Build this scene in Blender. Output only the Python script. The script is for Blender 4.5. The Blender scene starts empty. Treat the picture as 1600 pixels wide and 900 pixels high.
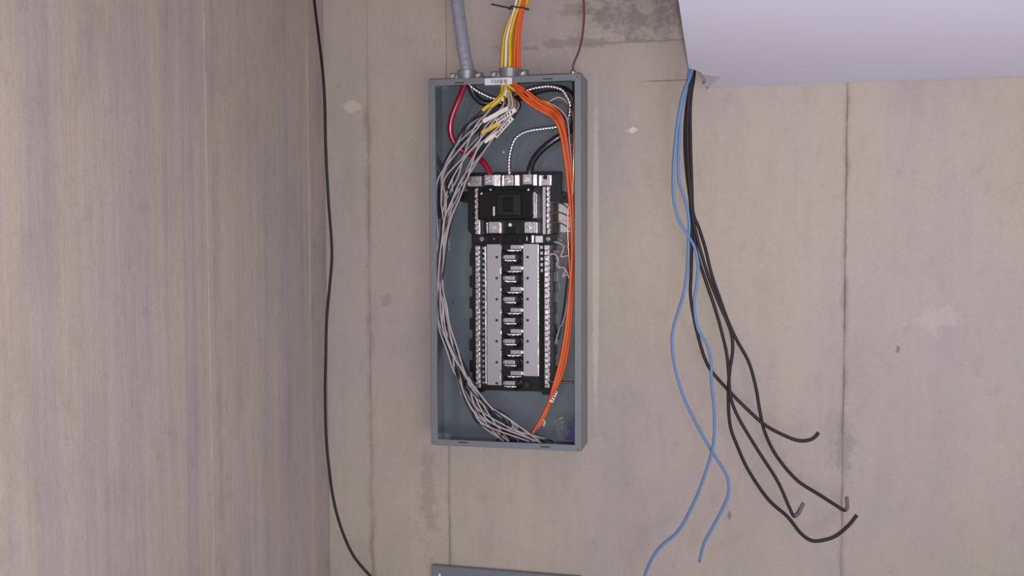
import bpy, math, random
from mathutils import Vector, Matrix, Euler
S = bpy.context.scene
C = S.collection
PI = math.pi

# ------------------------------------------------------------------ camera
EYE, DIST, FPX = 1.5, 2.16, 1550.0
cd = bpy.data.cameras.new('camera')
cam = bpy.data.objects.new('camera', cd); C.objects.link(cam)
cd.sensor_width = 36; cd.lens = FPX / 1600 * 36; cd.clip_start = .01
RM = (Matrix.Rotation(math.radians(12.7), 3, 'Z') @ Matrix.Rotation(math.radians(90 - 2.8), 3, 'X')
      @ Matrix.Rotation(math.radians(-0.2), 3, 'Z'))
cam.location = (0, -DIST, EYE); cam.rotation_euler = RM.to_euler()
S.camera = cam

# ------------------------------------------------------------------ light, world, exposure
S.view_settings.view_transform = 'Standard'; S.view_settings.look = 'None'
S.view_settings.gamma = 1; S.view_settings.exposure = -0.05
W = bpy.data.worlds.new('room_light'); S.world = W; W.use_nodes = True
W.node_tree.nodes['Background'].inputs[0].default_value = (.92, .93, 1, 1)
W.node_tree.nodes['Background'].inputs[1].default_value = .74
def area(name, loc, target, size, power, col):
    l = bpy.data.lights.new(name, 'AREA'); l.shape = 'DISK'; l.size = size; l.energy = power; l.color = col
    o = bpy.data.objects.new(name, l); C.objects.link(o); o.location = loc
    o.rotation_euler = (Vector(target) - Vector(loc)).to_track_quat('-Z', 'Y').to_euler()
area('phone_flash', (.02, -DIST - .02, EYE - .05), (-.3, 0, 1.5), .05, 23, (1, .975, .965))
area('room_fill', (.75, -2.4, .7), (-.3, 0, 1.5), 1.2, 15, (.98, .96, 1))  # soft fill added out of view to lift both walls
l = bpy.data.lights.new('duct_fill_spot', 'SPOT'); l.energy = 55; l.spot_size = math.radians(84); l.spot_blend = 1; l.shadow_soft_size = .2; l.color = (.97, .96, 1)  # added unseen spot near the floor, brightens the duct underside
o = bpy.data.objects.new('duct_fill_spot', l); C.objects.link(o); o.location = (1.0, -1.6, .12)
o.rotation_euler = (Vector((.8, -.75, 1.83)) - o.location).to_track_quat('-Z', 'Y').to_euler()

# ------------------------------------------------------------------ helpers
def ray(px, py):
    return RM @ Vector(((px - 800) / FPX, -(py - 450) / FPX, -1))
def P(px, py, d=0.0):                       # point at distance d from the back wall
    v = ray(px, py); return Vector((0, -DIST, EYE)) + v * ((DIST - d) / v.y)
def Pz(px, py, z):
    v = ray(px, py); return Vector((0, -DIST, EYE)) + v * ((z - EYE) / v.z)
ORI = {}
class MB:
    def __init__(s): s.v = []; s.f = []; s.m = []; s.mi = 0
    def add(s, vs, fs):
        n = len(s.v); s.v += [Vector(a) for a in vs]
        for f in fs: s.f.append([n + i for i in f]); s.m.append(s.mi)
        return s
    def box(s, x0, x1, y0, y1, z0, z1):
        x0, x1 = sorted((x0, x1)); y0, y1 = sorted((y0, y1)); z0, z1 = sorted((z0, z1))
        return s.add([(x0,y0,z0),(x1,y0,z0),(x1,y1,z0),(x0,y1,z0),(x0,y0,z1),(x1,y0,z1),(x1,y1,z1),(x0,y1,z1)],
              [(0,3,2,1),(4,5,6,7),(0,1,5,4),(1,2,6,5),(2,3,7,6),(3,0,4,7)])
    def pbox(s, a, b, c, e, d0, d1):        # pixel rectangle a,b - c,e seen at depth d1, box from d0 out to d1
        mx, my = (a + c) / 2, (b + e) / 2
        return s.box(P(a, my, d1).x, P(c, my, d1).x, -d0, -d1, P(mx, b, d1).z, P(mx, e, d1).z)
    def cyl(s, p, q, r, n=12, r2=None):
        p = Vector(p); q = Vector(q); r2 = r if r2 is None else r2
        t = (q - p).normalized(); u = t.orthogonal().normalized(); w = t.cross(u)
        vs = [p + (u*math.cos(2*PI*i/n) + w*math.sin(2*PI*i/n))*r for i in range(n)]
        vs += [q + (u*math.cos(2*PI*i/n) + w*math.sin(2*PI*i/n))*r2 for i in range(n)]
        return s.add(vs, [(i, (i+1) % n, n+(i+1) % n, n+i) for i in range(n)] + [tuple(range(n))[::-1], tuple(range(n, 2*n))])
    def prism(s, poly, y0, y1):             # polygon of (x,z)
        n = len(poly)
        vs = [(x, y0, z) for x, z in poly] + [(x, y1, z) for x, z in poly]
        return s.add(vs, [(i, (i+1) % n, n+(i+1) % n, n+i) for i in range(n)] + [tuple(range(n))[::-1], tuple(range(n, 2*n))])
    def tube(s, pts, r, n=8, flat=1.0, lobes=0, twist=0.0, sub=8, rz=None):
        pts = spline(pts, sub); m = len(pts); vs = []; fs = []
        t0 = (pts[1]-pts[0]).normalized(); u = t0.orthogonal().normalized()
        if abs(t0.y) < .9: u = (Vector((0,-1,0)) - t0*t0.dot(Vector((0,-1,0)))).normalized()
        L = 0
        for i, p in enumerate(pts):
            t = (pts[min(i+1,m-1)] - pts[max(i-1,0)]).normalized()
            u = (u - t*u.dot(t)).normalized(); w = t.cross(u)
            if i: L += (p - pts[i-1]).length
            rr = r if rz is None else r*rz(i/(m-1))
            for k in range(n):
                a = 2*PI*k/n; q = rr
                if lobes: q = rr*(.60 + .42*abs(math.cos(lobes*.5*(a - L*twist))))
                vs.append(p + u*math.cos(a)*q + w*math.sin(a)*q*flat)
        for i in range(m-1):
            for k in range(n):
                k2 = (k+1) % n; fs.append((i*n+k, i*n+k2, (i+1)*n+k2, (i+1)*n+k))
        fs += [tuple(range(n))[::-1], tuple(range((m-1)*n, m*n))]
        return s.add(vs, fs)
    def build(s, name, mats, parent=None, smooth=False, bevel=0, origin=None):
        me = bpy.data.meshes.new(name)
        mn = Vector([min(v[i] for v in s.v) for i in range(3)]); mx = Vector([max(v[i] for v in s.v) for i in range(3)])
        o = origin or ((mn + mx)/2 if parent else Vector(((mn.x+mx.x)/2, (mn.y+mx.y)/2, mn.z)))
        me.from_pydata([v - o for v in s.v], [], s.f)
        mats = mats if isinstance(mats, (list, tuple)) else [mats]
        for m in mats: me.materials.append(m)
        for p, k in zip(me.polygons, s.m): p.material_index = k; p.use_smooth = smooth and len(p.vertices) == 4
        ob = bpy.data.objects.new(name, me); C.objects.link(ob); place(ob, o, parent)
        if bevel:
            b = ob.modifiers.new('bevel', 'BEVEL'); b.width = bevel; b.segments = 2; b.limit_method = 'ANGLE'
        return ob
def place(ob, o, parent=None):
    ORI[ob.name] = Vector(o)
    if parent: ob.parent = parent; ob.location = Vector(o) - ORI[parent.name]
    else: ob.location = o
def inst(name, src, o, parent, rot=None, label=None):   # shares mesh data with src
    ob = src.copy(); ob.name = name; C.objects.link(ob); place(ob, o, parent)
    if rot: ob.rotation_euler = rot
    return ob
def spline(pts, sub):
    pts = [Vector(p) for p in pts]
    if len(pts) < 3 and sub: sub = 1
    e = [2*pts[0]-pts[1]] + pts + [2*pts[-1]-pts[-2]]; out = []
    for i in range(1, len(e)-2):
        a, b, c, d = e[i-1:i+3]
        for k in range(sub):
            t = k/sub
            out.append(.5*((2*b) + (c-a)*t + (2*a-5*b+4*c-d)*t*t + (3*b-a-3*c+d)*t**3))
    return out + [pts[-1]]
def pp(lst, d=None):                        # list of (px,py,depth)
    return [P(q[0], q[1], q[2] if len(q) > 2 else d) for q in lst]
def tag(o, label, cat, group=None, kind=None):
    if label: o['label'] = label
    if cat: o['category'] = cat
    if group: o['group'] = group
    if kind: o['kind'] = kind
    return o
def thing(name, loc, label, cat, group=None):
    o = bpy.data.objects.new(name, None); C.objects.link(o); o.empty_display_size = .05
    place(o, Vector(loc)); return tag(o, label, cat, group)
def lin(c): return tuple(((x/255)/12.92 if x/255 <= .04045 else ((x/255+.055)/1.055)**2.4) for x in c) + (1,)

# ------------------------------------------------------------------ materials
def mat(name, c, rough=.5, metal=0, noise=.08, scale=60, bump=0, coat=0, trans=0, spec=.5, stretch=(1,1,1)):
    m = bpy.data.materials.new(name); m.use_nodes = True; nt = m.node_tree; N = nt.nodes; b = N['Principled BSDF']
    b.inputs['Roughness'].default_value = rough; b.inputs['Metallic'].default_value = metal
    b.inputs['Coat Weight'].default_value = coat; b.inputs['Transmission Weight'].default_value = trans
    b.inputs['Specular IOR Level'].default_value = spec
    g = N.new('ShaderNodeNewGeometry'); mp = N.new('ShaderNodeMapping'); mp.inputs['Scale'].default_value = stretch
    n = N.new('ShaderNodeTexNoise'); n.inputs['Scale'].default_value = scale; n.inputs['Detail'].default_value = 4
    nt.links.new(g.outputs['Position'], mp.inputs[0]); nt.links.new(mp.outputs[0], n.inputs[0])
    r = N.new('ShaderNodeMix'); r.data_type = 'RGBA'
    c = lin(c)
    r.inputs[6].default_value = tuple(x*(1-noise) for x in c[:3]) + (1,)
    r.inputs[7].default_value = tuple(min(1, x*(1+noise)) for x in c[:3]) + (1,)
    nt.links.new(n.outputs['Fac'], r.inputs[0]); nt.links.new(r.outputs[2], b.inputs['Base Color'])
    if bump:
        bp = N.new('ShaderNodeBump'); bp.inputs['Strength'].default_value = bump; bp.inputs['Distance'].default_value = .002
        nt.links.new(n.outputs['Fac'], bp.inputs['Height']); nt.links.new(bp.outputs[0], b.inputs['Normal'])
    return m
def concrete(name, axis, base_a, base_b, streak, seams, darkpatch=False):
    m = bpy.data.materials.new(name); m.use_nodes = True; nt = m.node_tree; N = nt.nodes; Lk = nt.links.new
    b = N['Principled BSDF']; b.inputs['Roughness'].default_value = .78; b.inputs['Specular IOR Level'].default_value = .25
    g = N.new('ShaderNodeNewGeometry'); sp = N.new('ShaderNodeSeparateXYZ'); Lk(g.outputs['Position'], sp.inputs[0])
    H = sp.outputs[axis]; Z = sp.outputs[2]
    def noise(scale, st, detail=6, rough=.6, off=0):
        mp = N.new('ShaderNodeMapping'); mp.inputs['Scale'].default_value = st; mp.inputs['Location'].default_value = (off, off*.7, off*.3)
        Lk(g.outputs['Position'], mp.inputs[0]); n = N.new('ShaderNodeTexNoise'); Lk(mp.outputs[0], n.inputs[0])
        n.inputs['Scale'].default_value = scale; n.inputs['Detail'].default_value = detail; n.inputs['Roughness'].default_value = rough
        return n.outputs['Fac']
    def mr(x, a, c, lo=0, hi=1, sm='SMOOTHSTEP'):
        n = N.new('ShaderNodeMapRange'); n.interpolation_type = sm
        for i, q in enumerate((a, c, lo, hi)): n.inputs[1+i].default_value = q
        Lk(x, n.inputs[0]); return n.outputs[0]
    def mth(op, a, c):
        n = N.new('ShaderNodeMath'); n.operation = op
        for i, q in enumerate((a, c)):
            if isinstance(q, (int, float)): n.inputs[i].default_value = q
            else: Lk(q, n.inputs[i])
        return n.outputs[0]
    def mix(f, a, c, mode='MIX'):
        n = N.new('ShaderNodeMix'); n.data_type = 'RGBA'; n.blend_type = mode
        if isinstance(f, (int, float)): n.inputs[0].default_value = f
        else: Lk(f, n.inputs[0])
        for i, q in ((6, a), (7, c)):
            if isinstance(q, tuple): n.inputs[i].default_value = q
            else: Lk(q, n.inputs[i])
        return n.outputs[2]
    col = mix(mr(noise(1.6, (1,1,.6)), .35, .65), lin(base_a), lin(base_b))
    sA = noise(22, (1,1,.035), 5, .65, 3); sB = noise(70, (1,1,.03), 4, .6, 9)
    col = mix(mth('MULTIPLY', mr(sA, .42, .68), streak), col, lin((182, 167, 150)))
    col = mix(mth('MULTIPLY', mr(sA, .30, .5, 1, 0), streak*.7), col, lin((148, 138, 144)))
    col = mix(mth('MULTIPLY', mr(sB, .40, .66), streak*.35), col, lin((146, 133, 130)))
    col = mix(mth('MULTIPLY', mr(noise(9, (1,1,.5), 9, .7, 5), .45, .75), .30), col, lin((134, 124, 118)))
    col = mix(mth('MULTIPLY', mr(noise(4.5, (1,1,.8), 8, .65, 12), .45, .68), .35), col, lin((172, 160, 150)))
    col = mix(mth('MULTIPLY', mr(noise(34, (1,1,.6), 7, .75, 15), .50, .72), .28), col, lin((132, 120, 118)))
    col = mix(mth('MULTIPLY', mr(noise(60, (1,.4,1), 5, .7, 18), .52, .75), .22), col, lin((184, 172, 164)))
    col = mix(mth('MULTIPLY', mr(noise(160, (1,1,1), 4, .7, 2), .3, .8), .16), col, lin((110, 102, 98)))
    spots = N.new('ShaderNodeTexVoronoi'); spots.inputs['Scale'].default_value = 6; Lk(g.outputs['Position'], spots.inputs[0])
    pit = mr(mth('ADD', spots.outputs['Distance'], mth('MULTIPLY', noise(90, (1,1,1), 2, .5, 4), .03)), .030, .045, 1, 0)
    col = mix(mth('MULTIPLY', pit, .55), col, lin((92, 78, 68)))
    for (x, w, dark, c, z0, z1) in seams:
        wob = mth('MULTIPLY', mth('SUBTRACT', noise(30, (1,1,.5), 3, .6, x*9), .5), w*2.2)
        dist = mth('ABSOLUTE', mth('SUBTRACT', mth('ADD', H, wob), x), 0)
        f = mth('MULTIPLY', mr(dist, 0, w, 1, 0), mr(noise(7, (1,1,1.2), 6, .7, x*5), .35, .62, .25, 1))
        zz = mth('MULTIPLY', mr(Z, z0-.05, z0+.05), mr(Z, z1-.05, z1+.05, 1, 0))
        col = mix(mth('MULTIPLY', mth('MULTIPLY', f, zz), dark), col, lin(c))
    if darkpatch:
        c0 = P(1000, 18, 0); c1 = P(945, 90, 0)
        # dark release-oil stain, upper middle
        def blob(cx, cz, rx, rz_, n1, k):
            dx = mth('DIVIDE', mth('SUBTRACT', H, cx), rx); dz = mth('DIVIDE', mth('SUBTRACT', Z, cz), rz_)
            r = mth('SQRT', mth('ADD', mth('MULTIPLY', dx, dx), mth('MULTIPLY', dz, dz)), 0)
            return mr(mth('ADD', r, mth('MULTIPLY', mth('SUBTRACT', n1, .5), k)), .55, 1.0, 1, 0)
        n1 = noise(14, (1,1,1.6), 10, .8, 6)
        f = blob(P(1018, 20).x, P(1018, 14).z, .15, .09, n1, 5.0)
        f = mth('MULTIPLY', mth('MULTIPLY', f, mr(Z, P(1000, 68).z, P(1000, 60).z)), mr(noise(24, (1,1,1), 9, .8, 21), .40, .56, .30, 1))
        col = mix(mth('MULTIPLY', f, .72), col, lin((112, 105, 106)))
        f = blob(P(905, 70).x, P(895, 68).z, .15, .012, n1, 6.0)
        col = mix(mth('MULTIPLY', f, .5), col, lin((118, 110, 110)))
        f = blob(P(900, 15).x, P(900, 14).z, .045, .022, n1, 5)
        col = mix(mth('MULTIPLY', f, .4), col, lin((118, 108, 102)))
        for (a, c, rx, rz_, k, cc) in ((990, 203, .016, .007, .85, (198,190,186)), (550, 166, .022, .012, .5, (196,184,170)),
                                       (931, 400, .009, .44, .5, (190,180,170)), (1140, 805, .004, .012, .6, (92,84,82)),  # first entry: bright halo beside the panel, painted into the wall colour
                                       (1318, 705, .022, .05, .45, (122,114,114)), (1403, 545, .005, .008, .6, (118,84,66)),
                                       (1462, 500, .05, .03, .35, (182,170,166)), (1310, 680, .03, .06, .2, (122,114,114)),
                                       (820, 790, .018, .16, .30, (176,160,146)), (672, 780, .02, .13, .35, (124,112,108)),
                                       (720, 560, .1, .1, 0, (0,0,0)), (605, 470, .016, .02, .35, (128,116,104))):
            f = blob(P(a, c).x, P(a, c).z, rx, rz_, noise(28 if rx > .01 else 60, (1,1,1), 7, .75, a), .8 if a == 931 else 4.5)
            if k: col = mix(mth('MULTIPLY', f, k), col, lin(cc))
        # horizontal pour line left of the duct
        f = mth('MULTIPLY', mr(mth('ABSOLUTE', mth('SUBTRACT', Z, P(1040, 126).z), 0), 0, .0025, 1, 0), mth('MULTIPLY', mr(H, P(990,126).x, P(1030,126).x), mr(H, P(1078,126).x, P(1085,126).x, 1, 0)))
        col = mix(mth('MULTIPLY', f, .8), col, lin((120, 88, 78)))
        f = mth('MULTIPLY', mr(mth('ABSOLUTE', mth('SUBTRACT', Z, P(980, 66).z), 0), 0, .004, 1, 0), mr(H, P(900,126).x, P(960,126).x))
        col = mix(mth('MULTIPLY', f, .5), col, lin((110, 100, 98)))
    Lk(col, b.inputs['Base Color'])
    bp = N.new('ShaderNodeBump'); bp.inputs['Strength'].default_value = .6; bp.inputs['Distance'].default_value = .002
    Lk(mth('ADD', mth('MULTIPLY', noise(120, (1,1,.4), 6, .6, 7), .6), mth('MULTIPLY', sA, .5)), bp.inputs['Height']); Lk(bp.outputs[0], b.inputs['Normal'])
    return m

XC = P(510, 450).x                          # room corner
def yl(px, py):                             # distance from the back wall of a point on the left wall
    v = ray(px, py); return -(-DIST + v.y * (XC / v.x))
XS = [P(577, 400).x, P(702, 780).x, P(1320, 450).x]
YS = [yl(481, 200), yl(326, 450)]
M = {}
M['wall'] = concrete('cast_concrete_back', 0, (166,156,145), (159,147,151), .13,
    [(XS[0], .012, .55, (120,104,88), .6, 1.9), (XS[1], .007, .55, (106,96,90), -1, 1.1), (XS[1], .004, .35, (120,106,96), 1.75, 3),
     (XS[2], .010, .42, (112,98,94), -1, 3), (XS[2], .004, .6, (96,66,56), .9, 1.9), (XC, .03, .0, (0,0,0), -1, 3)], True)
M['wall_l'] = concrete('cast_concrete_left', 1, (178,164,160), (170,157,158), .6,
    [(-YS[1], .004, .5, (190,178,170), -1, 3), (-YS[0], .008, .55, (200,186,172), 1.35, 3), (-YS[1]+.03, .018, .3, (128,118,122), -1, 3)])
M['floor'] = mat('concrete_floor', (128,122,116), .8, noise=.15, scale=8)
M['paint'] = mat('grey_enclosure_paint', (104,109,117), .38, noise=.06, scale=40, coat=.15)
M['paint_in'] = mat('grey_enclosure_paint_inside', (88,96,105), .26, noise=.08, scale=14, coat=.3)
M['duct'] = mat('white_duct_face', (204,203,222), .6, noise=.02, scale=5)
M['foam'] = mat('torn_duct_edge', (176,166,162), .8, noise=.2, scale=90, bump=.6)
M['foam2'] = mat('duct_tape_patch', (188,182,196), .7, noise=.1, scale=60)
M['black'] = mat('black_moulding', (12,13,18), .35, spec=.3, noise=.1)
M['blackg'] = mat('glossy_black_moulding', (7,10,13), .2, spec=.35, noise=.1)
M['metal'] = mat('tin_plated_metal', (178,172,180), .27, 1, noise=.2, scale=260, bump=.25)
M['bright'] = mat('bright_plated_metal', (225,222,226), .2, 1, noise=.15, scale=420, bump=.4)
M['plate'] = mat('zinc_cover_plate', (156,151,158), .44, .75, noise=.04, scale=60, stretch=(1,1,.1))
M['clamp'] = mat('die_cast_zinc', (168,168,178), .38, .8, noise=.1, scale=120)
M['red'] = mat('red_insulation', (140,14,40), .25, noise=.05, coat=.4)
M['blk'] = mat('black_insulation', (22,24,30), .25, noise=.1, coat=.5)
M['alu'] = mat('bare_aluminium_strand', (196,196,204), .3, 1, noise=.1, scale=300)
M['gjack'] = mat('grey_cable_jacket', (136,136,152), .32, noise=.12, scale=45, bump=1.6, coat=.3)
M['yel'] = mat('yellow_cable_jacket', (206,168,40), .42, noise=.06)
M['wht'] = mat('white_cable_jacket', (222,214,210), .45, noise=.04)
M['ora'] = mat('orange_cable_jacket', (214,90,36), .4, noise=.07)
M['ww'] = mat('white_insulation', (166,156,163), .4, noise=.06)
M['bw'] = mat('black_wire_insulation', (20,18,24), .4, spec=.35, noise=.1)
M['brown'] = mat('dull_copper', (150,108,90), .32, .8, noise=.1)
M['cop'] = mat('bright_copper', (225,150,118), .28, 1, noise=.1)
M['blue'] = mat('blue_cable_jacket', (86,122,172), .5, noise=.05)
M['blackc'] = mat('black_cable_jacket', (30,23,28), .55, noise=.15, spec=.35)
M['greyend'] = mat('dusty_grey_end', (92,88,94), .6, noise=.1)
M['ink'] = mat('black_ink', (24,22,26), .6, noise=.05)
M['paper'] = mat('white_paper_label', (206,200,208), .6, noise=.03)
M['bluecard'] = mat('dark_blue_card', (42,42,104), .4, noise=.1)
M['film'] = mat('clear_plastic_film', (235,238,242), .08, noise=0, trans=.92)
M['tagw'] = mat('white_tape', (214,206,204), .55, noise=.04)

M['film'].node_tree.nodes['Principled BSDF'].inputs['IOR'].default_value = 1.33

# ------------------------------------------------------------------ setting
def struct(mb, name, m): return tag(mb.build(name, m), None, None, kind='structure')
ZC = 2.5
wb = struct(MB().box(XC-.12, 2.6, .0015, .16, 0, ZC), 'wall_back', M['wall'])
wl = struct(MB().box(XC-.14, XC-.0015, .0015, -3.2, 0, ZC), 'wall_left', M['wall_l'])
struct(MB().box(XC-.14, 2.6, .16, -3.2, -.1, 0), 'floor', M['floor'])
struct(MB().box(XC-.14, 2.6, .16, -3.2, ZC, ZC+.1), 'ceiling', M['wall'])
g = .00035
xs = [XC] + XS + [2.6]
for a, c in zip(xs[:-1], xs[1:]):           # formwork-cast panels with fine joints
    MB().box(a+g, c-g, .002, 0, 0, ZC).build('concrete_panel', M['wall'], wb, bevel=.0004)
ys = [0] + YS + [3.2]
for a, c in zip(ys[:-1], ys[1:]):
    MB().box(XC-.002, XC, -a-g, -c+g, 0, ZC).build('concrete_panel', M['wall_l'], wl, bevel=.0004)
# fine raised cement fins left where the form boards met
def fin(parent, horiz, fixed, z0, z1, m, seed, amp=.0008, w=.0011):
    random.seed(seed); mb = MB(); n = int((z1-z0)/.012); vs = []; fs = []
    for i in range(n+1):
        z = z0 + (z1-z0)*i/n; j = random.uniform(-.0008, .0008); h = random.uniform(.2, 1)*amp
        for s, hh in ((-1, 0), (0, h), (1, 0)):
            if horiz == 'x': vs.append((fixed + j + s*w, -hh - .0001, z))
            else: vs.append((XC + hh + .0001, fixed + j + s*w, z))
    for i in range(n):
        for k in (0, 1): fs.append((i*3+k, i*3+k+1, i*3+k+4, i*3+k+3))
    mb.add(vs, fs); return mb.build('cement_fin', m, parent)
M['fin'] = mat('pale_cement', (172,160,154), .8, noise=.12, scale=200)
fin(wl, 'y', -YS[1], 0, ZC, M['fin'], 3); fin(wl, 'y', -YS[0], 1.38, ZC, M['fin'], 4)

# white boxed duct overhead on the right
ZD = P(1103, 137).z
foot = [Pz(1060, 0, ZD), Pz(1076, 106, ZD), Pz(1096, 113, ZD), Pz(1104, 136, ZD)]
k = (foot[0]-foot[1]).normalized()
far = foot[1] + k*1.15
foot[3].y = -.001
poly = [far, foot[1], foot[2], foot[3], Vector((2.55, -.001, ZD)), Vector((2.55, far.y, ZD))]
dt = thing('ventilation_duct', (1.2, -.5, ZD), 'white boxed duct under the ceiling, meeting the concrete wall at top right', 'duct')
n = len(poly); mb = MB()
mb.add([(p.x, p.y, ZD) for p in poly] + [(p.x, p.y, ZC-.001) for p in poly],
       [(i, (i+1) % n, n+(i+1) % n, n+i) for i in range(n)] + [tuple(range(n))[::-1], tuple(range(n, 2*n))])
mb.build('duct_casing', M['duct'], dt)
random.seed(5); mb = MB()                   # ragged sealant along the cut corner
a, c = foot[2], foot[3]
pts = [a.lerp(c, i/9) + Vector((random.uniform(-.004, .005), 0, -.001)) for i in range(10)]
mb.tube(pts, .0022, 6, sub=2, rz=lambda t: .6+.5*math.sin(t*23)**2)
mb.build('sealant_bead', M['foam'], dt, smooth=True)
mb = MB(); a = Pz(1098, 114, ZD); c = Pz(1122, 118, ZD); e = Pz(1108, 134, ZD)
mb.add([(a.x, a.y, ZD-.0012), (c.x, c.y, ZD-.0012), (c.x+.004, c.y+.03, ZD-.001), (e.x, e.y, ZD-.0012),
        (a.x, a.y, ZD-.0002), (c.x, c.y, ZD-.0002), (c.x+.004, c.y+.03, ZD-.0002), (e.x, e.y, ZD-.0002)],
       [(0,1,2,3), (0,4,5,1), (1,5,6,2), (2,6,7,3), (3,7,4,0)])
mb.build('tape_patch', M['foam2'], dt)

# ------------------------------------------------------------------ electrical panel
X0, X1, Z0, Z1, DP = -.647, -.3164, 1.0505, 1.8442, .095
ep = thing('electrical_panel', ((X0+X1)/2, -.02, Z0), 'open grey steel breaker panel mounted on the concrete wall, its cover removed', 'electrical panel')
th = .0018
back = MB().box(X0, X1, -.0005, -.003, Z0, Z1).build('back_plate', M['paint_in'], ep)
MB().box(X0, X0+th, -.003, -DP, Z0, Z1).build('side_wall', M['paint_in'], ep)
MB().box(X1-th, X1, -.003, -DP, Z0, Z1).build('side_wall', M['paint'], ep)
MB().box(X0+th, X1-th, -.003, -DP, Z1-th, Z1).build('top_wall', M['paint'], ep)
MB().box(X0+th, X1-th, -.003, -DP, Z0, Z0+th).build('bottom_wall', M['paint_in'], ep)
fw = .0135
mb = MB()                                   # front flange: mitred frame
for y in (-DP-.0016, -DP):
    mb.v += [Vector(q) for q in ((X0,y,Z0),(X1,y,Z0),(X1,y,Z1),(X0,y,Z1),(X0+fw,y,Z0+fw),(X1-fw,y,Z0+fw),(X1-fw,y,Z1-fw),(X0+fw,y,Z1-fw))]
for i in range(4):
    j = (i+1) % 4
    mb.f += [(i, j, 4+j, 4+i), (8+i, 12+i, 12+j, 8+j), (i, 8+i, 8+j, j), (4+i, 4+j, 12+j, 12+i)]; mb.m += [0]*4
fl = mb.build('front_flange', M['paint'], ep, bevel=.0005)
mb = MB()                                   # short return lips folded inwards
MB().box(X0+fw-.001, X0+fw, -DP, -DP+.006, Z0+fw, Z1-fw).build('flange_lip', M['paint'], fl)
MB().box(X1-fw, X1-fw+.001, -DP, -DP+.006, Z0+fw, Z1-fw).build('flange_lip', M['paint'], fl)
yf = -DP-.0016
for px, py in ((718, 129.5), (856, 123.5), (724, 691), (852, 698)):
    p = P(px, py, DP); MB().box(p.x-.010, p.x+.010, yf, yf-.0003, p.z-.0012, p.z+.0012).build('keyhole_slot', M['ink'], fl)
for px, py in ((675.5, 130), (902, 120.5), (679, 690), (903, 702)):
    p = P(px, py, DP); MB().cyl((p.x, yf, p.z), (p.x, yf-.0003, p.z), .0013, 10).build('screw_hole', M['ink'], fl)
st = MB().pbox(757.5, 122, 800, 132.5, DP+.0016, DP+.0021).build('barcode_sticker', M['paper'], fl)
tag(st, 'white barcode sticker', None)
mb = MB(); random.seed(11)
# barcode: bars with the digits' dark smudge below, joined onto the sticker's part as flat print
x = 767.5
while x < 791.5:
    w = random.choice((.45, .7, 1.1)); mb.pbox(x, 124.3, x+w, 131.2 if random.random() < .5 else 129.5, DP+.0021, DP+.0023); x += w + random.choice((.6, .9, 1.4))
mb.build('barcode_print', M['ink'], fl)

# --- inner chassis
ch = MB()
ol = []                                     # outline of black plastic base, left edge with steps
def zz(px, py, d): q = P(px, py, d); return (q.x, q.z)
dB = .030
L = [(731, 292), (731, 360), (737, 367), (737, 385)]
y = 399
while y < 590: L += [(733.6, y), (733.6, y+17), (738, y+18), (738, y+31)]; y += 33
L += [(737, 606), (742, 613), (755, 613), (758, 609.5), (845, 612), (848, 617), (859, 617), (862, 610)]
R = [(868, 606)]; y = 588
while y > 400: R += [(868, y), (868, y-14), (865.5, y-16), (865.5, y-31)]; y -= 33
R += [(868, 385), (871, 380), (871, 292)]
ch.prism([zz(a, b_, dB) for a, b_ in L + R], -.010, -dB)
base = ch.build('chassis_base', M['black'], ep, bevel=.0006)
def ear(px, py, x2):
    m_ = MB(); c_ = P(px, py, .03); m_.cyl((c_.x, -.012, c_.z), (c_.x, -.03, c_.z), .0115, 20)
    e_ = P(x2, py, .03); m_.box(c_.x, e_.x, -.012, -.029, c_.z-.0105, c_.z+.0115)
    o_ = m_.build('mounting_ear', M['black'], ep, bevel=.0008)
    MB().cyl((c_.x, -.03, c_.z), (c_.x, -.0312, c_.z), .0042, 14).build('rivet', M['blackg'], o_)
ear(724.5, 308, 733); ear(882, 308, 868)
MB().pbox(860, 347, 873, 366, .012, .034).build('side_block', M['black'], ep, bevel=.001)
MB().pbox(862, 268, 877, 318, .012, .0325).build('side_block', M['black'], ep, bevel=.001)
# top terminal strip
MB().pbox(728.5, 270, 862, 294, .012, .034).build('terminal_strip', M['black'], ep, bevel=.001)
MB().pbox(729, 269, 872, 273, .012, .040).build('top_rail', M['black'], ep, bevel=.001)
MB().pbox(756, 292, 835, 300, .012, .050).build('terminal_shroud', M['blackg'], ep, bevel=.001)

screw_src = None
def make_screw(name, r, m_, parent, c):
    mb = MB(); n_ = 14
    mb.cyl((0,0,0), (0,-.0022,0), r, n_).cyl((0,-.0022,0), (0,-.0030,0), r*.9, n_, r*.7)
    mb.mi = 1; mb.box(-r*.72, r*.72, -.0030, -.0033, -r*.12, r*.12)
    o_ = mb.build(name, [m_, M['ink']], None, smooth=True, origin=Vector((0,0,0))); place(o_, c, parent); o_.parent = parent
    return o_
scr = {}
def screw(parent, px, py, d, r, rot=.5, m_='bright', name='screw'):
    c_ = P(px, py, d); key = (name, m_, round(r, 5))
    if key not in scr: scr[key] = make_screw(name, r, M[m_], parent, c_); o_ = scr[key]
    else: o_ = inst(name, scr[key], c_, parent)
    o_.rotation_euler = (0, rot, 0); return o_
def lug(px0, py0, px1, py1, d, sr, side=None):
    o_ = MB().pbox(px0, py0, px1, py1, .03, d).build('terminal_lug', M['metal'], ep, bevel=.0012)
    cx, cy = (px0+px1)/2, (py0+py1)/2
    MB().cyl(P(cx, cy, d-.0005), P(cx, cy, d-.0005) + Vector((0,-.0012,0)), sr*1.25, 20).build('collar', M['plate'], o_, smooth=True)
    screw(o_, cx, cy, d+.0007, sr, random.uniform(0, 3))
    if side: MB().pbox(*side, .03, d-.008).build('lug_bracket', M['bright'], o_, bevel=.0008)
random.seed(2)
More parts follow.
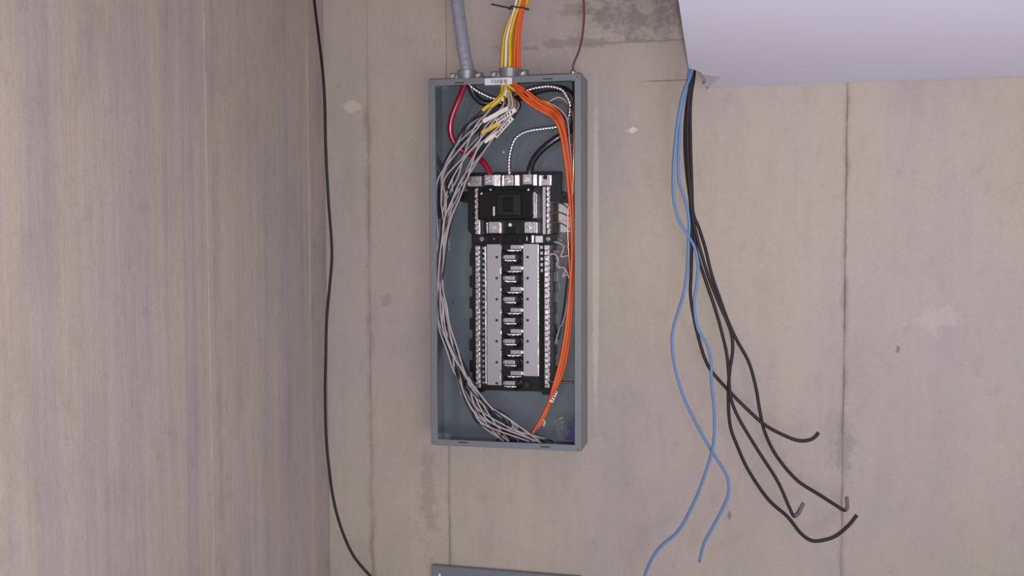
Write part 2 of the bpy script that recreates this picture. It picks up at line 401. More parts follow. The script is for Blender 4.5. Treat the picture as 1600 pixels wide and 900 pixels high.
lug(756.5, 273, 770.5, 289.5, .058, .0062, (772, 273, 782, 291))
lug(788.5, 273, 802, 290.5, .056, .0066, (804, 273, 811.5, 290.5))
MB().pbox(784, 274, 788, 291, .03, .052).build('lug_tab', M['bright'], ep, bevel=.0005)
lug(816.5, 272, 830.5, 288.5, .058, .0062, (832.5, 272.5, 839, 290))
o_ = MB().pbox(730, 275, 752, 291.5, .03, .044).build('bonding_strap', M['metal'], ep, bevel=.0008)
tag(o_, 'flat grey bonding strap', None)
for a, b_ in ((734, 281.5), (744, 284)): MB().cyl(P(a, b_, .044), P(a, b_, .044)+Vector((0,-.0004,0)), .0016, 10).build('hole', M['ink'], o_)
screw(o_, 733, 288, .044, .0028); screw(o_, 725, 277.5, .03, .0028)
o_ = MB().pbox(843, 273, 861, 290, .03, .046).build('bonding_strap', M['metal'], ep, bevel=.0008)
MB().cyl(P(852, 277, .046), P(852, 277, .046)+Vector((0,-.002,0)), .005, 14).build('collar', M['black'], o_)
MB().pbox(842.5, 274, 845, 290.5, .04, .050).build('rib', M['bright'], o_); MB().pbox(859, 275, 861.5, 289, .04, .050).build('rib', M['bright'], o_)

# main breaker
mbk = MB().pbox(746.5, 296, 833, 343, .03, .062).build('main_breaker', M['blackg'], ep, bevel=.002)
tag(mbk, 'glossy black main breaker', None)
MB().pbox(776, 303, 812, 337, .062, .067).build('handle_surround', M['black'], mbk, bevel=.0015)
hd = MB().pbox(786, 309, 803, 330, .067, .080).build('handle', M['blackg'], mbk, bevel=.002)
for a, b_, c_, e_ in ((748, 299, 773, 340), (815, 299, 831, 340)):
    MB().pbox(a, b_, c_, e_, .062, .0645).build('breaker_cheek', M['blackg'], mbk, bevel=.0012)
MB().pbox(770.5, 323, 773, 337, .0645, .0652).build('indicator_mark', M['tagw'], mbk)
for a, b_ in ((752.5, 302.5), (767, 296.5), (826, 296.5), (835.5, 302)): screw(mbk, a, b_, .0625, .0024)
for a in (832.6, 835, 837.6): MB().pbox(a, 303, a+1.2, 341, .03, .058).build('bus_fin', M['bright'], ep)
# lower lugs below the breaker
MB().pbox(755, 343, 838, 366, .02, .040).build('breaker_foot', M['black'], ep, bevel=.001)
lug(763, 346, 781, 364.5, .052, .0045); lug(819, 346, 837, 364.5, .052, .0045)
for a in (760.5, 781.5, 838): MB().pbox(a, 348, a+1.6, 364.5, .03, .050).build('lug_fin', M['bright'], ep)
screw(ep, 797.5, 351.5, .0405, .0036)
MB().pbox(791, 357, 806, 364, .04, .046).build('moulded_block', M['blackg'], ep, bevel=.001)
# cross band with small pieces
MB().pbox(738, 366, 868, 381, .012, .042).build('cross_band', M['black'], ep, bevel=.001)
for a, c_ in ((762, 782), (785, 812), (814, 829)): MB().pbox(a, 368, c_, 379.5, .042, .045).build('moulded_block', M['blackg'], ep, bevel=.0008)
screw(ep, 753, 373.5, .042, .0052, .4, 'metal'); screw(ep, 772, 373, .045, .002, .4, 'metal'); screw(ep, 857, 373.5, .044, .0046, 1.0, 'metal')
MB().pbox(836.5, 368.5, 848, 379, .042, .047).build('pale_block', M['paper'], ep, bevel=.0008)
MB().pbox(830.5, 367.5, 834, 379.5, .042, .046).build('bus_fin', M['bright'], ep, bevel=.0004)
MB().pbox(822.5, 370, 824, 376, .045, .0456).build('indicator_mark', M['tagw'], ep)

# bus cover plates with their folded edges
pl = MB().pbox(761, 381.5, 783, 602, .030, .036).build('bus_plate', M['plate'], ep, bevel=.0006)
pr = MB().pbox(817.5, 381, 841.5, 588, .030, .036).build('bus_plate', M['plate'], ep, bevel=.0006)
MB().pbox(758, 385, 760, 600, .030, .039).build('plate_edge', M['bright'], pl)
MB().pbox(840.6, 383, 841.8, 587, .030, .0385).build('plate_edge', M['bright'], pr)
for i in range(7):
    y = 401.8 + 32.85*i
    MB().cyl(P(776.2, y, .036), P(776.2, y, .036)+Vector((0,-.0003,0)), .0032, 16).build('hole', M['ink'], pl)
    if i < 6: MB().cyl(P(824.3, y, .036), P(824.3, y, .036)+Vector((0,-.0003,0)), .0032, 16).build('hole', M['ink'], pr)
# dark channel between the plates, curved combs and the fourteen stabs
MB().pbox(783, 381, 817.5, 611, .030, .0325).build('centre_channel', M['black'], ep)
def stab(x0, x1, y, left):
    m_ = MB().pbox(x0, y-3.6, x1, y+3.2, .0325, .043)
    if left: m_.pbox(x0-2, y-2.5, x0+1, y+2.5, .033, .038)
    else: m_.pbox(x1-1, y-2.5, x1+3, y+2.5, .033, .038)
    o_ = m_.build('bus_stab', M['metal'], ep, bevel=.0007)
    m_ = MB()
    for k_ in range(3):
        a = x0 + 1.5 + k_*(x1-x0)/3 - (5 if not left else 0) + (2 if left else 0)
        m_.pbox(a, y+4.4, a+4.2, y+6.6, .034, .044)
    m_.pbox(x0-(5 if not left else 0), y+4.0, x1+(2 if left else -1), y+5.6, .034, .0415)
    m_.build('stab_lip', M['bright'], o_, bevel=.0005)
for i in range(7):
    y = 401.8 + 32.85*i
    stab(788, 804, y, True); stab(797.5, 815, y-15.6, False)
    # black comb hooks curling round each stab
    mb = MB(); mb.tube(pp([(804,y-9,.037),(812,y-6,.037),(815.5,y,.037),(812,y+6,.037),(804,y+8.5,.037)]), .0034, 8)
    mb.tube(pp([(800,y-8,.036),(790,y-7.2,.036),(784.5,y-12,.036),(784.5,y-20,.036)]), .0026, 8)
    mb.build('bus_insulator', M['blackg'], ep, smooth=True)
    MB().pbox(782, y-17, 783.2, y-7, .034, .040).build('plate_edge', M['bright'], pl)
# black strips and neutral bars
mb = MB().pbox(751, 384, 757.5, 608, .030, .038)
for i in range(26):
    mb.mi = 1; y = 386 + i*8.4; mb.pbox(754, y, 757, y+3.4, .038, .041)
tag(mb.build('hook_rail', [M['black'], M['metal']], ep), 'black rail with a row of silver teeth', None)
MB().pbox(842.5, 381, 850, 608, .030, .035).build('channel_strip', M['blackg'], ep)
mb = MB()
for i in range(5): mb.pbox(844+i*.2, 384+i*9, 848, 389+i*9, .035, .037)
mb.build('channel_teeth', M['metal'], ep)
def neutral_bar(x0, x1, y0, y1):
    o_ = MB().pbox(x0, y0, x1, y1, .030, .047).build('neutral_bar', M['metal'], ep, bevel=.0008)
    n_ = int((y1-y0)/8.4); nm_ = MB()
    for i in range(n_):
        y_ = y0 + 4 + i*8.4
        nm_.pbox(x0-.3, y_+3.4, x1-2.4 if i % 2 else x1-4, y_+4.6, .044, .0474)
        nm_.pbox(x1-1.6, y_+1.5 - (i % 3), x1+.2, y_+3.6 - (i % 3), .044, .0475)
    nm_.build('saw_slots', M['ink'], o_)
    for i in range(n_):
        y_ = y0 + 4 + i*8.4
        screw(o_, (x0+x1)/2 - .4, y_, .0475, .0031, random.uniform(0, 3), 'bright', 'terminal_screw')
        a, b_ = (x0-.4, x0+1.0) if i % 2 else (x1-.9, x1+.3)
        if i % 3 == 1: MB().pbox(a, y_+3.2, b_+.8, y_+5.4, .044, .0475).build('wire_hole', M['ink'], o_)
neutral_bar(743, 749.8, 384, 606); neutral_bar(850.5, 859, 383, 606)
neutral_bar(742.5, 747, 294, 366); neutral_bar(854, 859.5, 291, 366)
MB().pbox(747.5, 344, 750.5, 366, .03, .050).build('bus_fin', M['bright'], ep)
MB().pbox(848, 292, 852.5, 366, .03, .042).build('channel_strip', M['plate'], ep)
c_ = P(824, 601, .03)
o_ = MB().cyl((c_.x,-.03,c_.z), (c_.x,-.037,c_.z), .0095, 20).build('boss', M['black'], ep, smooth=True)
MB().cyl((c_.x,-.037,c_.z), (c_.x,-.0375,c_.z), .0045, 16).build('boss_hole', M['ink'], o_)
screw(ep, 814.5, 599, .033, .0028, .3, 'metal')
# white paper labels on back plate, right of the breaker
MB().pbox(858, 318.5, 894, 344.5, .012, .0125).build('paper_label', M['paper'], ep)
MB().pbox(872, 345, 896, 362.5, .012, .0125).build('paper_label', M['paper'], ep)
for a, b_ in ((708, 473), (787, 238)):
    MB().cyl(P(a, b_, .003), P(a, b_, .003)+Vector((0,-.0005,0)), .002, 10).build('dimple', M['ink' if a < 750 else 'paper'], back)

# ------------------------------------------------------------------ clamps, service cable
def clamp(px0, px1, ytop, ybot, d, label, ring):
    a = P(px0, ybot, d); b_ = P(px1, ybot, d); top = P(px0, ytop, d).z
    cx = (a.x+b_.x)/2; w = (b_.x-a.x)/2; z0 = Z1
    t_ = thing('cable_clamp', (cx, -d, z0), label, 'cable clamp')
    m_ = MB(); ro, ri = ring; n_ = 28        # collar ring
    vs = []; 
    for z_, r_ in ((z0, ro), (top, ro), (top, ri), (z0, ri)):
        vs += [(cx + math.cos(2*PI*i/n_)*r_, -d + math.sin(2*PI*i/n_)*r_, z_) for i in range(n_)]
    fs = [(q*n_+i, q*n_+(i+1) % n_, ((q+1) % 4)*n_+(i+1) % n_, ((q+1) % 4)*n_+i) for q in range(4) for i in range(n_)]
    m_.add(vs, fs).build('collar', M['clamp'], t_, smooth=False, bevel=.0008)
    for s in (-1, 1):
        xe = cx + s*w*.80
        e_ = MB().cyl((xe, -d, z0), (xe, -d, z0+(top-z0)*.75), w*.22, 16).box(cx+s*ro*.9, xe, -d-.006, -d+.006, z0, z0+(top-z0)*.7).build('ear', M['clamp'], t_, smooth=True, bevel=.0006)
        s_ = MB().cyl((xe, -d-w*.1, z0+(top-z0)*.45), (xe, -d-w*.1-.012, z0+(top-z0)*.45), .0042, 12).build('clamp_screw', M['bright'], e_, smooth=True)
clamp(705, 755, 112, 122, .050, 'small zinc cable clamp on the panel top around the thick grey cable', (.021, .0175))
clamp(768, 826, 109, 118, .050, 'wide zinc cable clamp on the panel top around the yellow and orange cables', (.0235, .021))
pg = P(895.5, 114, .03)
t_ = thing('ground_connector', (pg.x, -.03, Z1), 'little bright connector on the panel top, gripping the copper wire', 'connector')
MB().cyl((pg.x,-.03,Z1), (pg.x,-.03,Z1+.011), .0115, 8).build('hex_body', M['bright'], t_, bevel=.0006)
MB().cyl((pg.x,-.03,Z1+.011), (pg.x,-.03,Z1+.017), .007, 12).build('neck', M['bright'], t_, smooth=True)

sc = thing('service_cable', P(730, 118, .05), 'thick grey service cable entering the panel top left, with red, black and bare conductors', 'cable')
mb = MB()
mb.tube(pp([(708,-60,.045),(712,-20,.045),(714,0,.046),(717.5,26,.048),(721.5,55,.049),(726,85,.05),(729.5,105,.05),(731,124,.05)]), .0165, 22, flat=.86,
        sub=14, rz=lambda t: 1+.018*math.sin(t*41)+.012*math.sin(t*97))
mb.build('jacket', M['gjack'], sc, smooth=True)
mb = MB(); mb.tube(pp([(728,126,.05),(723,140,.052),(716,158,.055),(707,180,.056),(703.5,198,.055),(705,212,.052),(712,226,.046),(724,237,.04),(738,242,.04),(751,250,.045),(760,260,.048),(765.5,272,.050),(766,278,.050)]), .0064, 14)
mb.build('red_conductor', M['red'], sc, smooth=True)
mb = MB(); mb.tube(pp([(733,126,.048),(736,138,.045),(743,151,.042),(754,160,.040),(770,162,.036),(790,160,.030),(812,154,.032),(830,146,.040),(850,139.5,.045),(868,138,.046),(884,142,.046),(894,153,.045),(898,175,.042),(896,196,.034),(886,208,.03),(872,215,.03),(856,226,.034),(842,239,.040),(833,252,.046),(828,266,.05),(827,276,.050)]), .0076, 14)
mb.build('black_conductor', M['blk'], sc, smooth=True)
mb = MB(); mb.tube(pp([(731,126,.052),(737,135,.052),(748,143,.050),(762,150,.046),(776,154,.044),(798,150,.036),(820,141.5,.050),(838,136.5,.054),(860,134.5,.055),(878,140,.055),(886,152,.052),(890,165,.046),(888,182,.038),(880,193,.030),(868,198,.028),(850,200.5,.028),(828,204,.030),(812,211,.034),(803,222,.038),(797.5,240,.042),(796,258,.046),(796.5,274,.048)]), .0044, 18, lobes=4, twist=230, sub=40)
mb.build('bare_conductor', M['alu'], sc, smooth=True)

# ------------------------------------------------------------------ branch cables
LANES = [((783,140),(803,140)), ((757,171),(812,166)), ((731,195),(788,202)), ((709,230),(758,232)), ((687,276),(730,276)), ((682.5,312),(718,308)),
         ((681.5,350),(704,350)), ((682.5,400),(696,400)), ((683,445),(691,445)), ((683,480),(698,480)), ((686,512),(703.5,512)), ((699,550),(715,547)),
         ((708,580),(728,575)), ((721,612),(742,604)), ((735,640),(764,634)), ((755,665),(796,656))]
def lane(i, t):
    a, b_ = LANES[i]; return (a[0]+(b_[0]-a[0])*t, a[1]+(b_[1]-a[1])*t)
def wire_left(parent, name, m_, t0, dep, end, seed, r=.0018, start=1, last=len(LANES), dmin=.02):
    random.seed(seed); pts = []; ph = random.uniform(0, 6)
    for i in range(start, last):
        t = min(1.02, max(-.02, t0 + .22*math.sin(ph + i*1.15) + random.uniform(-.10, .10)))
        x, y = lane(i, t); pts.append((x, y, dep + .006*math.sin(ph*2 + i*.9)))
    pts = [(790 + (t0-.5)*14, 146, .045)] + pts
    if end: pts.append((end[0], end[1], end[2] if len(end) > 2 else dep))
    m2 = MB(); m2.tube(pp(pts), r, 8, sub=7); return m2.build(name, m_, parent, smooth=True)
def tape(parent, a, b_, d, r, m_, marks=0, seed=0):   # a flag of tape wrapped along a wire
    p, q = P(*a, d), P(*b_, d); u = (q-p).normalized(); w = Vector((0,-1,0)).cross(u).normalized()
    m2 = MB(); vs = []
    for pt in (p, q):
        for s, t_ in ((-1,-.45),(1,-.45),(1,.45),(-1,.45)): vs.append(pt + w*s*r + Vector((0,1,0))*t_*r)
    m2.add(vs, [(0,1,2,3),(7,6,5,4),(0,4,5,1),(1,5,6,2),(2,6,7,3),(3,7,4,0)])
    if marks:
        random.seed(seed); m2.mi = 1; Lh = (q-p).length; f_ = Vector((0,-1,0))
        k_ = 0; s = Lh*.06
        while s < Lh*marks:                # hand-written strokes
            a_ = p + u*s + f_*(r*.46); h = r*random.uniform(.45, .85); ln = random.uniform(.4, 1.0)
            for (o1, o2) in (((-h, 0), (h, ln*.003)), ((h, 0.001), (-h*.2, .003))):
                s1 = a_ + w*o1[0] + u*o1[1]; s2 = a_ + w*o2[0] + u*o2[1]
                tt = (s2-s1).normalized().cross(f_)*.0010
                m2.add([s1-tt, s1+tt, s2+tt, s2-tt, s1-tt+f_*.0002, s1+tt+f_*.0002, s2+tt+f_*.0002, s2-tt+f_*.0002],
                       [(4,5,6,7),(0,1,5,4),(1,2,6,5),(2,3,7,6),(3,0,4,7)])
            s += random.uniform(.0042, .0075)
    return m2.build('tape_tag', [m_, M['ink']], parent)
GL = 'branch cables fanned into the left of the panel'
TOP = {'y1': (784.5, .052), 'y2': (796, .062), 'y3': (798, .046), 'y4': (793, .038), 'w1': (789.5, .060), 'y5': (787, .040), 'y6': (801, .036)}
def sheath_path(x, d, topx, bend):
    # bundle above the panel: leans right towards the tie, then out of frame
    dx = x - 797
    pts = [(topx+16, -60, d), (topx+5, -18, d), (topx, 6, d), (804+dx*.55, 30, d), (798+dx*.8, 60, d), (x+1, 90, d), (x, 112, .5*(d+.05)), (791+dx*.5, 130, .05)]
    return pts + bend
specs = [ # name, key, topx, sheath end bend, jacket mat, lanes, ends, label
 ('yellow_cable','y1',809,[(784,146,.056),(774,158,.060),(760,168,.062),(754,173,.062)],'yel',(.04,.16),((787,689,.05),(801,690,.045)),
  'yellow cable at the far left of the clamp, its wires outermost in the left bundle'),
 ('yellow_cable','y2',812,[(786,148,.062),(776,160,.066),(767,167,.066)],'yel',(.26,.36),((827,690,.06),(812,672,.06)),
  'yellow cable in front beside the orange ones, its sheath stripped just inside the panel'),
 ('yellow_cable','y3',822,[(790,145,.055),(784,154,.058),(778,160,.058)],'yel',(.46,.54),((846,692,.055),(820,690,.04)),
  'yellow cable at the right of the tie, wires running mid-bundle down the left side'),
 ('white_cable','w1',806,[(791,142,.06),(788,152,.062),(785,158,.062)],'wht',(.62,.70),((797,690,.035),(790,689,.032)),
  'single white cable entering the clamp between the yellow ones'),
 ('yellow_cable','y4',815,[(793,146,.048),(792,154,.05),(790,160,.05)],'yel',(.80,.88),((835,691,.05),(865,691,.05)),
  'yellow cable behind the white one, its wires inner in the left bundle'),
 ('yellow_cable','y5',818,[(796,144,.045),(798,152,.046),(798,158,.046)],'yel',(.95,1.0),((810,690,.035),(840,691,.036)),
  'rearmost yellow cable, its thin white wire closest to the breakers'),
]
for idx, (nm, key, tx, bend, jm, ln, ends, lab) in enumerate(specs):
    x, d = TOP[key]; t_ = thing(nm, P(x, 118, d), lab, 'cable', GL)
    MB().tube(pp(sheath_path(x, d, tx, bend)),   .0062 if nm == 'yellow_cable' else .0046, 10, flat=.66, sub=8).build('jacket', M[jm], t_, smooth=True)
    wire_left(t_, 'white_wire', M['ww'], ln[0], .064 + .003*(idx % 3), ends[0], 20+idx)
    wire_left(t_, 'black_wire', M['bw'], ln[1], .056 + .008*(idx % 2), ends[1], 50+idx)
    wire_left(t_, *(('black_wire', M['bw']) if idx == 5 else ('white_wire', M['ww'])), (ln[0]+.12) % 1, .058 + .003*(idx % 2), (ends[0][0]+8, 690 - idx % 3 * 2, .05) if idx != 3 else (812, 673, .05), 80+idx, r=.0018)
    wire_left(t_, 'black_wire', M['bw'], (ln[1]+.25) % 1, .050, (ends[1][0]-14, 690, .05), 160+idx, r=.0017)
    if idx == 0: tape(t_, (755,190), (794,169), .073, .0044, M['tagw'])
    if idx == 1: tape(t_, (776,191), (806,171), .075, .0046, M['tagw'], .75, 3)
    if idx == 2: tape(t_, (753,208), (781,192), .073, .0042, M['yel'])
    if idx == 3: tape(t_, (774,214), (801,184), .074, .0042, M['tagw'], .9, 8)
    if idx == 4: tape(t_, (757,222), (784,203), .071, .0040, M['tagw'], 0, 9)
# outlying white wire and the short kinked stub belong to the rearmost cable
wl_ = wire_left(t_, 'white_wire', M['ww'], 1.0, .066, (846,692,.05), 130, r=.0017)
MB().tube(pp([(700,540,.06),(718,566,.065),(728,580,.066),(730.5,592,.066),(726,602,.06)]), .0021, 8).build('black_wire', M['bw'], t_, smooth=True)
MB().tube(pp([(714,590,.055),(720,606,.055),(721,616,.055),(734,628,.055),(748,645,.055),(765,668,.055),(786,689,.05)]), .0019, 8).build('white_wire', M['ww'], t_, smooth=True)
# pale curled ends below the clamp
for i, q in enumerate([[(788,150),(790,162),(797,168),(803,160)], [(793,146),(796,160),(791,170)], [(801,150),(806,160),(803,172),(796,176)], [(798,146),(801,166),(794,174)]]):
    MB().tube(pp([(a, b_, .066+.002*i) for a, b_ in q]), .0020, 8).build('ground_wire', M['fin'] if i % 2 else M['brown'], t_, smooth=True)

# yellow cable to the right with neutral wires running down the right side
x, d = TOP['y6']; t_ = thing('yellow_cable', P(x, 118, d), 'yellow cable turning right behind the orange ones towards the panel corner', 'cable')
MB().tube(pp(sheath_path(x, d, 824, [(806,142,.045),(820,152,.04),(838,156,.04),(850,159,.042),(859,162,.044)])), .0048, 10, flat=.75).build('jacket', M['yel'], t_, smooth=True)
def w(parent, name, m_, r, pts, n=8): return MB().tube(pp(pts), r, n, sub=7).build(name, m_, parent, smooth=True)
w(t_, 'white_wire', M['ww'], .002, [(856,161,.046),(868,166,.05),(880,176,.055),(887,190,.058),(890,220,.06),(893,250,.06),(895,280,.06),(896,300,.055)])
w(t_, 'white_wire', M['ww'], .002, [(856,160,.040),(872,152,.038),(884,158,.036),(890,172,.036),(888,188,.034)])
w(t_, 'black_wire', M['bw'], .002, [(856,162,.042),(870,168,.040),(882,182,.040),(888,200,.042),(893,240,.045),(894,300,.045),(893,360,.04),(887,430,.035),(880,490,.03),(872,530,.03)])
w(t_, 'white_wire', M['ww'], .0019, [(896,300,.05),(895,380,.04),(890,450,.035),(882,495,.03),(874,515,.03),(868,537,.03)])
w(t_, 'ground_wire', M['brown'], .0015, [(856,160,.044),(872,160,.05),(884,166,.05),(893,172,.05),(896,200,.05),(893,230,.055)])

GO = 'orange cables looping down the right of the panel'
ox = [(803, 817, .064), (808, 819, .058), (806, 814, .046), (811, 820, .048)]
base_o = [(818,146),(832,158),(848,168),(862,175),(873,187),(880,206),(885,235),(889,270),(892,310),(894.5,350),(895,395),(893,440),(890,480),(886,520),(880,555),(872,585),(864,610)]
offs = [(-3.0,5.5), (2.0,-2), (-.5,1.5), (3.5,-5.5)]
labs = ['orange cable in front, running longest, cut end near the panel bottom with white tape',
        'orange cable next to the frontmost, its end meeting it low in the panel',
        'orange cable at the rear of the loop, hugging the inner side of the bend',
        'orange cable tight against the right flange, bulging out low down']
for i in range(4):
    x, tx, d = ox[i]; t_ = thing('orange_cable', P(x, 118, d), labs[i], 'cable', GO)
    dx = x-797
    pts = [(tx+14,-60,d),(tx+4,-18,d),(tx,6,d),(806+dx*.6,30,d),(801+dx*.75,60,d),(x+.5,90,d),(x,112,d),(801+i*1.5,130,.052)]
    for j, (a, b_) in enumerate(base_o):
        s = offs[i][0]*(1 - .45*j/16) ; v = offs[i][1]*(1 if j < 6 else .3)
        if i == 3 and j > 11: s += (j-11)*1.6 if j < 15 else (16-j)*3+2
        wob = .9*math.sin(i*2.1 + j*.8)
        pts.append((min(a + s + wob, 895.5), b_ + v, .058 + .006*(1.5-i) + (.012 if j > 3 else 0)*(1-j/20)))
    if i == 0: pts += [(857,630,.055),(848,650,.054),(839,666,.053),(832,677.5,.052)]
    if i == 1: pts += [(859,632,.05),(851,650,.05),(841,668,.05)]
    if i == 2: pts += [(861,622,.048),(857,636,.047)]
    if i == 3: pts += [(862,624,.048)]
    MB().tube(pp(pts), .0032, 10, flat=.95, sub=8).build('jacket', M['ora'], t_, smooth=True)
    if i == 0:
        tape(t_, (869,611), (861,628), .060, .0042, M['tagw'], .8, 4)
        w(t_, 'ground_wire', M['ww'], .0028, [(848,655,.050),(851,660,.052),(849,666,.052)])
        w(t_, 'wire_end', M['ink'], .0022, [(832.5,677,.052),(831.5,679.5,.0518)])
        w(t_, 'white_wire', M['bright'], .0012, [(848,661,.052),(843,667,.051),(840,671,.051)])
    if i == 1:
        w(t_, 'bare_wire', M['cop'], .0013, [(893,300,.066),(887.5,330,.066),(887,360,.066),(889,400,.064),(890,437,.06)])
        w(t_, 'white_wire', M['ww'], .0019, [(866,378,.045),(877,381,.048),(881,387,.05),(878,395,.05),(877,401,.05),(888,399,.05)])
        w(t_, 'bare_wire', M['cop'], .0012, [(872,366,.045),(880,376,.048),(886,385,.05),(890,400,.05)])
    if i == 2:
        w(t_, 'white_wire', M['ww'], .0019, [(858,398,.047),(866,397,.05),(872,403,.052),(870,414,.052),(873,418,.052),(881,418,.052),(883,424,.052),(879,432,.052),(887,428,.052)])
        w(t_, 'bare_wire', M['cop'], .0012, [(871,398,.045),(877,412,.048),(884,420,.05),(890,438,.05)])
        w(t_, 'bare_wire', M['brown'], .0013, [(858,348,.05),(873,348,.052),(885,354,.054),(897,366,.054)])
    if i == 3:
        w(t_, 'bare_wire', M['brown'], .0014, [(858,334,.05),(872,332,.052),(886,337,.054),(898,345,.054),(899,400,.05)])
        w(t_, 'bare_wire', M['brown'], .0013, [(858,318,.05),(868,316,.05),(884,322,.052),(892,334,.054),(895,352,.054)])
        w(t_, 'bare_wire', M['brown'], .0022, [(857,596,.046),(872,597,.046),(896,597.5,.046)])

# bare copper ground wire
t_ = thing('copper_ground_wire', P(895, 114, .03), 'thin bare copper ground wire dropping into the panel top right corner', 'wire')
w(t_, 'outside_run', M['brown'], .0024, [(906,-50,.012),(910,-10,.014),(912.5,10,.016),(912,35,.018),(909,62,.022),(903,84,.026),(897,98,.029),(895,110,.03),(895.2,128,.034)])
w(t_, 'inside_run', M['cop'], .0017, [(895.3,128,.036),(896.2,160,.06),(897,200,.075),(896.6,240,.078),(896.2,265,.076),(895,300,.07),(894,345,.06),(891,375,.05),(884,390,.045),(862,392,.045)])

# black tie twisted around the cable bundle above the panel
t_ = thing('cable_tie', P(815, 12, .07), 'thin black tie around the yellow and orange cables above the panel, tail sticking left', 'cable tie')
w(t_, 'tail', M['ink'], .0014, [(768,7,.075),(778,9,.076),(790,11.5,.076),(798,13,.075)])
w(t_, 'loop', M['ink'], .0015, [(796,14.5,.072),(800,10,.076),(808,11.5,.078),(817,12,.078),(824,14.5,.072),(826,15,.055),(818,14,.034),(806,13,.034),(799,13.5,.05),(796,14.5,.070)])
w(t_, 'head', M['ink'], .0022, [(795,14.5,.073),(799,12.5,.075)])

# clear bag with blue card at bottom right of the panel
bg = thing('plastic_bag', P(884, 688, .03), 'crumpled clear plastic bag with a dark blue card in the panel bottom right corner', 'bag')
random.seed(9); mb = MB(); nx, nz = 12, 13
vs = []; fs = []
for side in (0, 1):
    for j in range(nz):
        for i in range(nx):
            u, v = i/(nx-1), j/(nz-1)
            px = 868 + 29*u + 5*math.sin(v*3+1)*(1-u)*.6 + random.uniform(-.9, .9); py = 689 - 39*v + 5*abs(u-.55)*v*2 + random.uniform(-.8, .8)
            bulge = math.sin(PI*u)*math.sin(PI*min(1, v*1.05))
            vs.append(P(px, py, .028 + (.014*bulge + random.uniform(0, .005) if side else -.006*bulge)))
    o0 = side*nx*nz
    for j in range(nz-1):
        for i in range(nx-1):
            q = (o0+j*nx+i, o0+j*nx+i+1, o0+(j+1)*nx+i+1, o0+(j+1)*nx+i); fs.append(q if side else q[::-1])
mb.add(vs, fs).build('bag_film', M['film'], bg)
cpx = [(877.5,671),(889,657),(896.5,663),(896.5,688),(884,687)]
m2 = MB(); n = len(cpx); q1 = [P(a, b_, .038) for a, b_ in cpx]; q2 = [P(a, b_, .0368) for a, b_ in cpx]
m2.add(q1+q2, [tuple(range(n)), tuple(range(n, 2*n))[::-1]] + [(i, n+i, n+(i+1) % n, (i+1) % n) for i in range(n)]).build('blue_card', M['bluecard'], bg)

# small loose plastic scraps on the panel back
t_ = None

# lower grey metal cover, only its top edge in view
lc = thing('metal_cover', (P(780, 890, .02).x, -.01, .45), 'flat grey metal cover on the wall below the open panel, only its top showing', 'metal cover')
tl = P(674, 884, .018); tr = P(908, 903, .018)
MB().prism([(tl.x, .45), (tr.x, .45), (tr.x, tr.z), (tl.x, tl.z)], -.0005, -.018).build('cover_sheet', M['paint'], lc, bevel=.0012)
c_ = P(687, 898, .018); MB().cyl(c_, c_+Vector((0,-.001,0)), .003, 12).build('screw', M['paper'], lc)

# ------------------------------------------------------------------ loose cables
def cable(name, label, m_, r, pts, cat='cable', group=None, tip=None, sub=7):
    o_ = MB().tube(pp(pts), r, 10, sub=sub).build(name, m_, None, smooth=True)
    return tag(o_, label, cat, group)
cable('black_cable', 'single black cable hanging down the room corner left of the panel', M['blackc'], .0031,
  [(486,-60,.06),(491,0,.07),(497,50,.08),(504,110,.09),(507.5,160,.09),(509,230,.09),(513,310,.08),(517.5,370,.075),(518.5,405,.075),(515,450,.08),(510.5,500,.09),(509,560,.09),(508,610,.09),(509.5,680,.09),(514,730,.09),(521,780,.085),(533,825,.08),(552,868,.07),(580,902,.06),(605,930,.05)])
GB = 'blue cables hanging from the duct corner'
def dz(lst, d0, d1):                        # spreads depth linearly along a path
    n_ = len(lst); return [(a, b_, d0+(d1-d0)*i/(n_-1)) for i, (a, b_) in enumerate(lst)]
up = lambda x: [(x+2, 84, .07), (x, 108, .07)]
cable('blue_cable', 'blue cable from the duct corner whose free end stops above the frame bottom', M['blue'], .0029,
  dz([(1076,84),(1077,112),(1070,150),(1063,180),(1062,208),(1060,251),(1061,283),(1066,300),(1074,325),(1077,350),(1076,379),(1074,422),(1068,461),(1059,490),(1052,515),(1050,540),(1056,580),(1070,625),(1092,670),(1115,710),(1134,740),(1139,762),(1134,785),(1115,822),(1100,850),(1093,878)], .08, .06), group=GB)
cable('blue_cable', 'blue cable from the duct corner, bowing left near its top and leaving the frame bottom', M['blue'], .0029,
  dz([(1080,84),(1081,112),(1068,146),(1061,180),(1055,226),(1052,272),(1053,312),(1061,344),(1073,365),(1085,386),(1091,415),(1089,443),(1085,475),(1090,512),(1105,540),(1111,565),(1112,600),(1116,640),(1116,682),(1111,712),(1096,758),(1080,795),(1060,830),(1032,855),(1017,877),(1007,902),(1000,930)], .095, .07), group=GB)
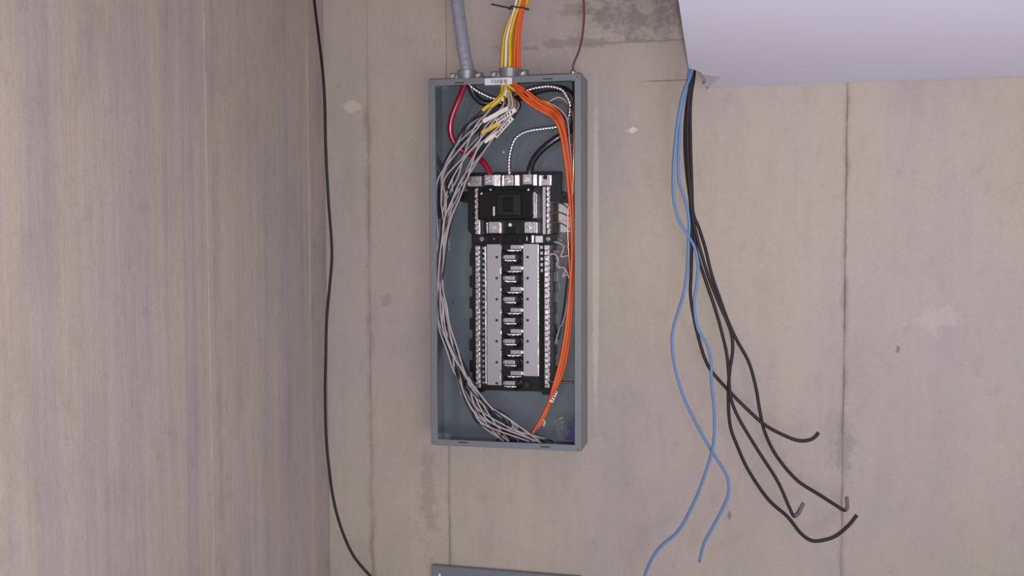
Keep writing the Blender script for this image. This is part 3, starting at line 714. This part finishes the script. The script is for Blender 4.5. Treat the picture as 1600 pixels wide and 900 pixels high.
GK = 'black cables hanging from the duct corner'
cable('black_cable', 'black hanging cable whose end curls up highest, near the wall seam', M['blackc'], .0035,
  dz([(1082,84),(1083,113),(1074,160),(1070,208),(1072,260),(1078,310),(1081,350),(1081,380),(1080,425),(1079,460),(1084,495),(1092,530),(1102,562),(1114,583),(1140,612),(1170,642),(1195,664),(1220,678),(1245,688),(1263,688),(1273,683),(1279,676)], .055, .06), group=GK)
cable('black_cable', 'black hanging cable with a short grey-tipped hook between the two longer ones', M['blackc'], .0034,
  dz([(1083,84),(1084,113),(1076,170),(1073,225),(1077,290),(1083,345),(1089,395),(1103,440),(1116,478),(1128,520),(1136,556),(1139,590),(1142,622),(1155,655),(1185,705),(1215,752),(1232,790),(1240,806),(1246,803),(1254,789)], .065, .075), group=GK)
cable('black_cable', 'black hanging cable sweeping widest right, tip turned up on the wall seam', M['blackc'], .0035,
  dz([(1084,84),(1085,113),(1079,160),(1079,223),(1081,287),(1083,332),(1092,356),(1102,388),(1112,429),(1125,467),(1138,503),(1152,533),(1170,566),(1181,605),(1187,640),(1195,675),(1213,712),(1245,750),(1280,773),(1305,789),(1318,797),(1324,793),(1323,779)], .045, .05), group=GK)
cable('black_cable', 'lowest hanging black cable, a long U-shaped curl at its end', M['blackc'], .0035,
  dz([(1081,84),(1081,113),(1075,165),(1074,225),(1077,285),(1082,335),(1087,362),(1097,400),(1109,438),(1124,475),(1141,515),(1145,545),(1140,582),(1138,622),(1141,665),(1152,697),(1170,736),(1200,780),(1230,807),(1250,832),(1266,844),(1282,845),(1305,838),(1325,822),(1339,805)], .075, .06), group=GK)

for o_, pts in ((bpy.data.objects['black_cable.002'], [(1242,806,.075),(1247,803,.075),(1254,789.5,.0752),(1256,787,.0752)]),
                (bpy.data.objects['black_cable.003'], [(1321.5,796.5,.0502),(1324,792,.0502),(1323.2,781,.0502),(1323,777,.0502)])):
    e_ = MB().tube(pp(pts), .00365, 10).build('cut_end', M['greyend'], o_, smooth=True); e_['label'] = 'dusty grey cable end'
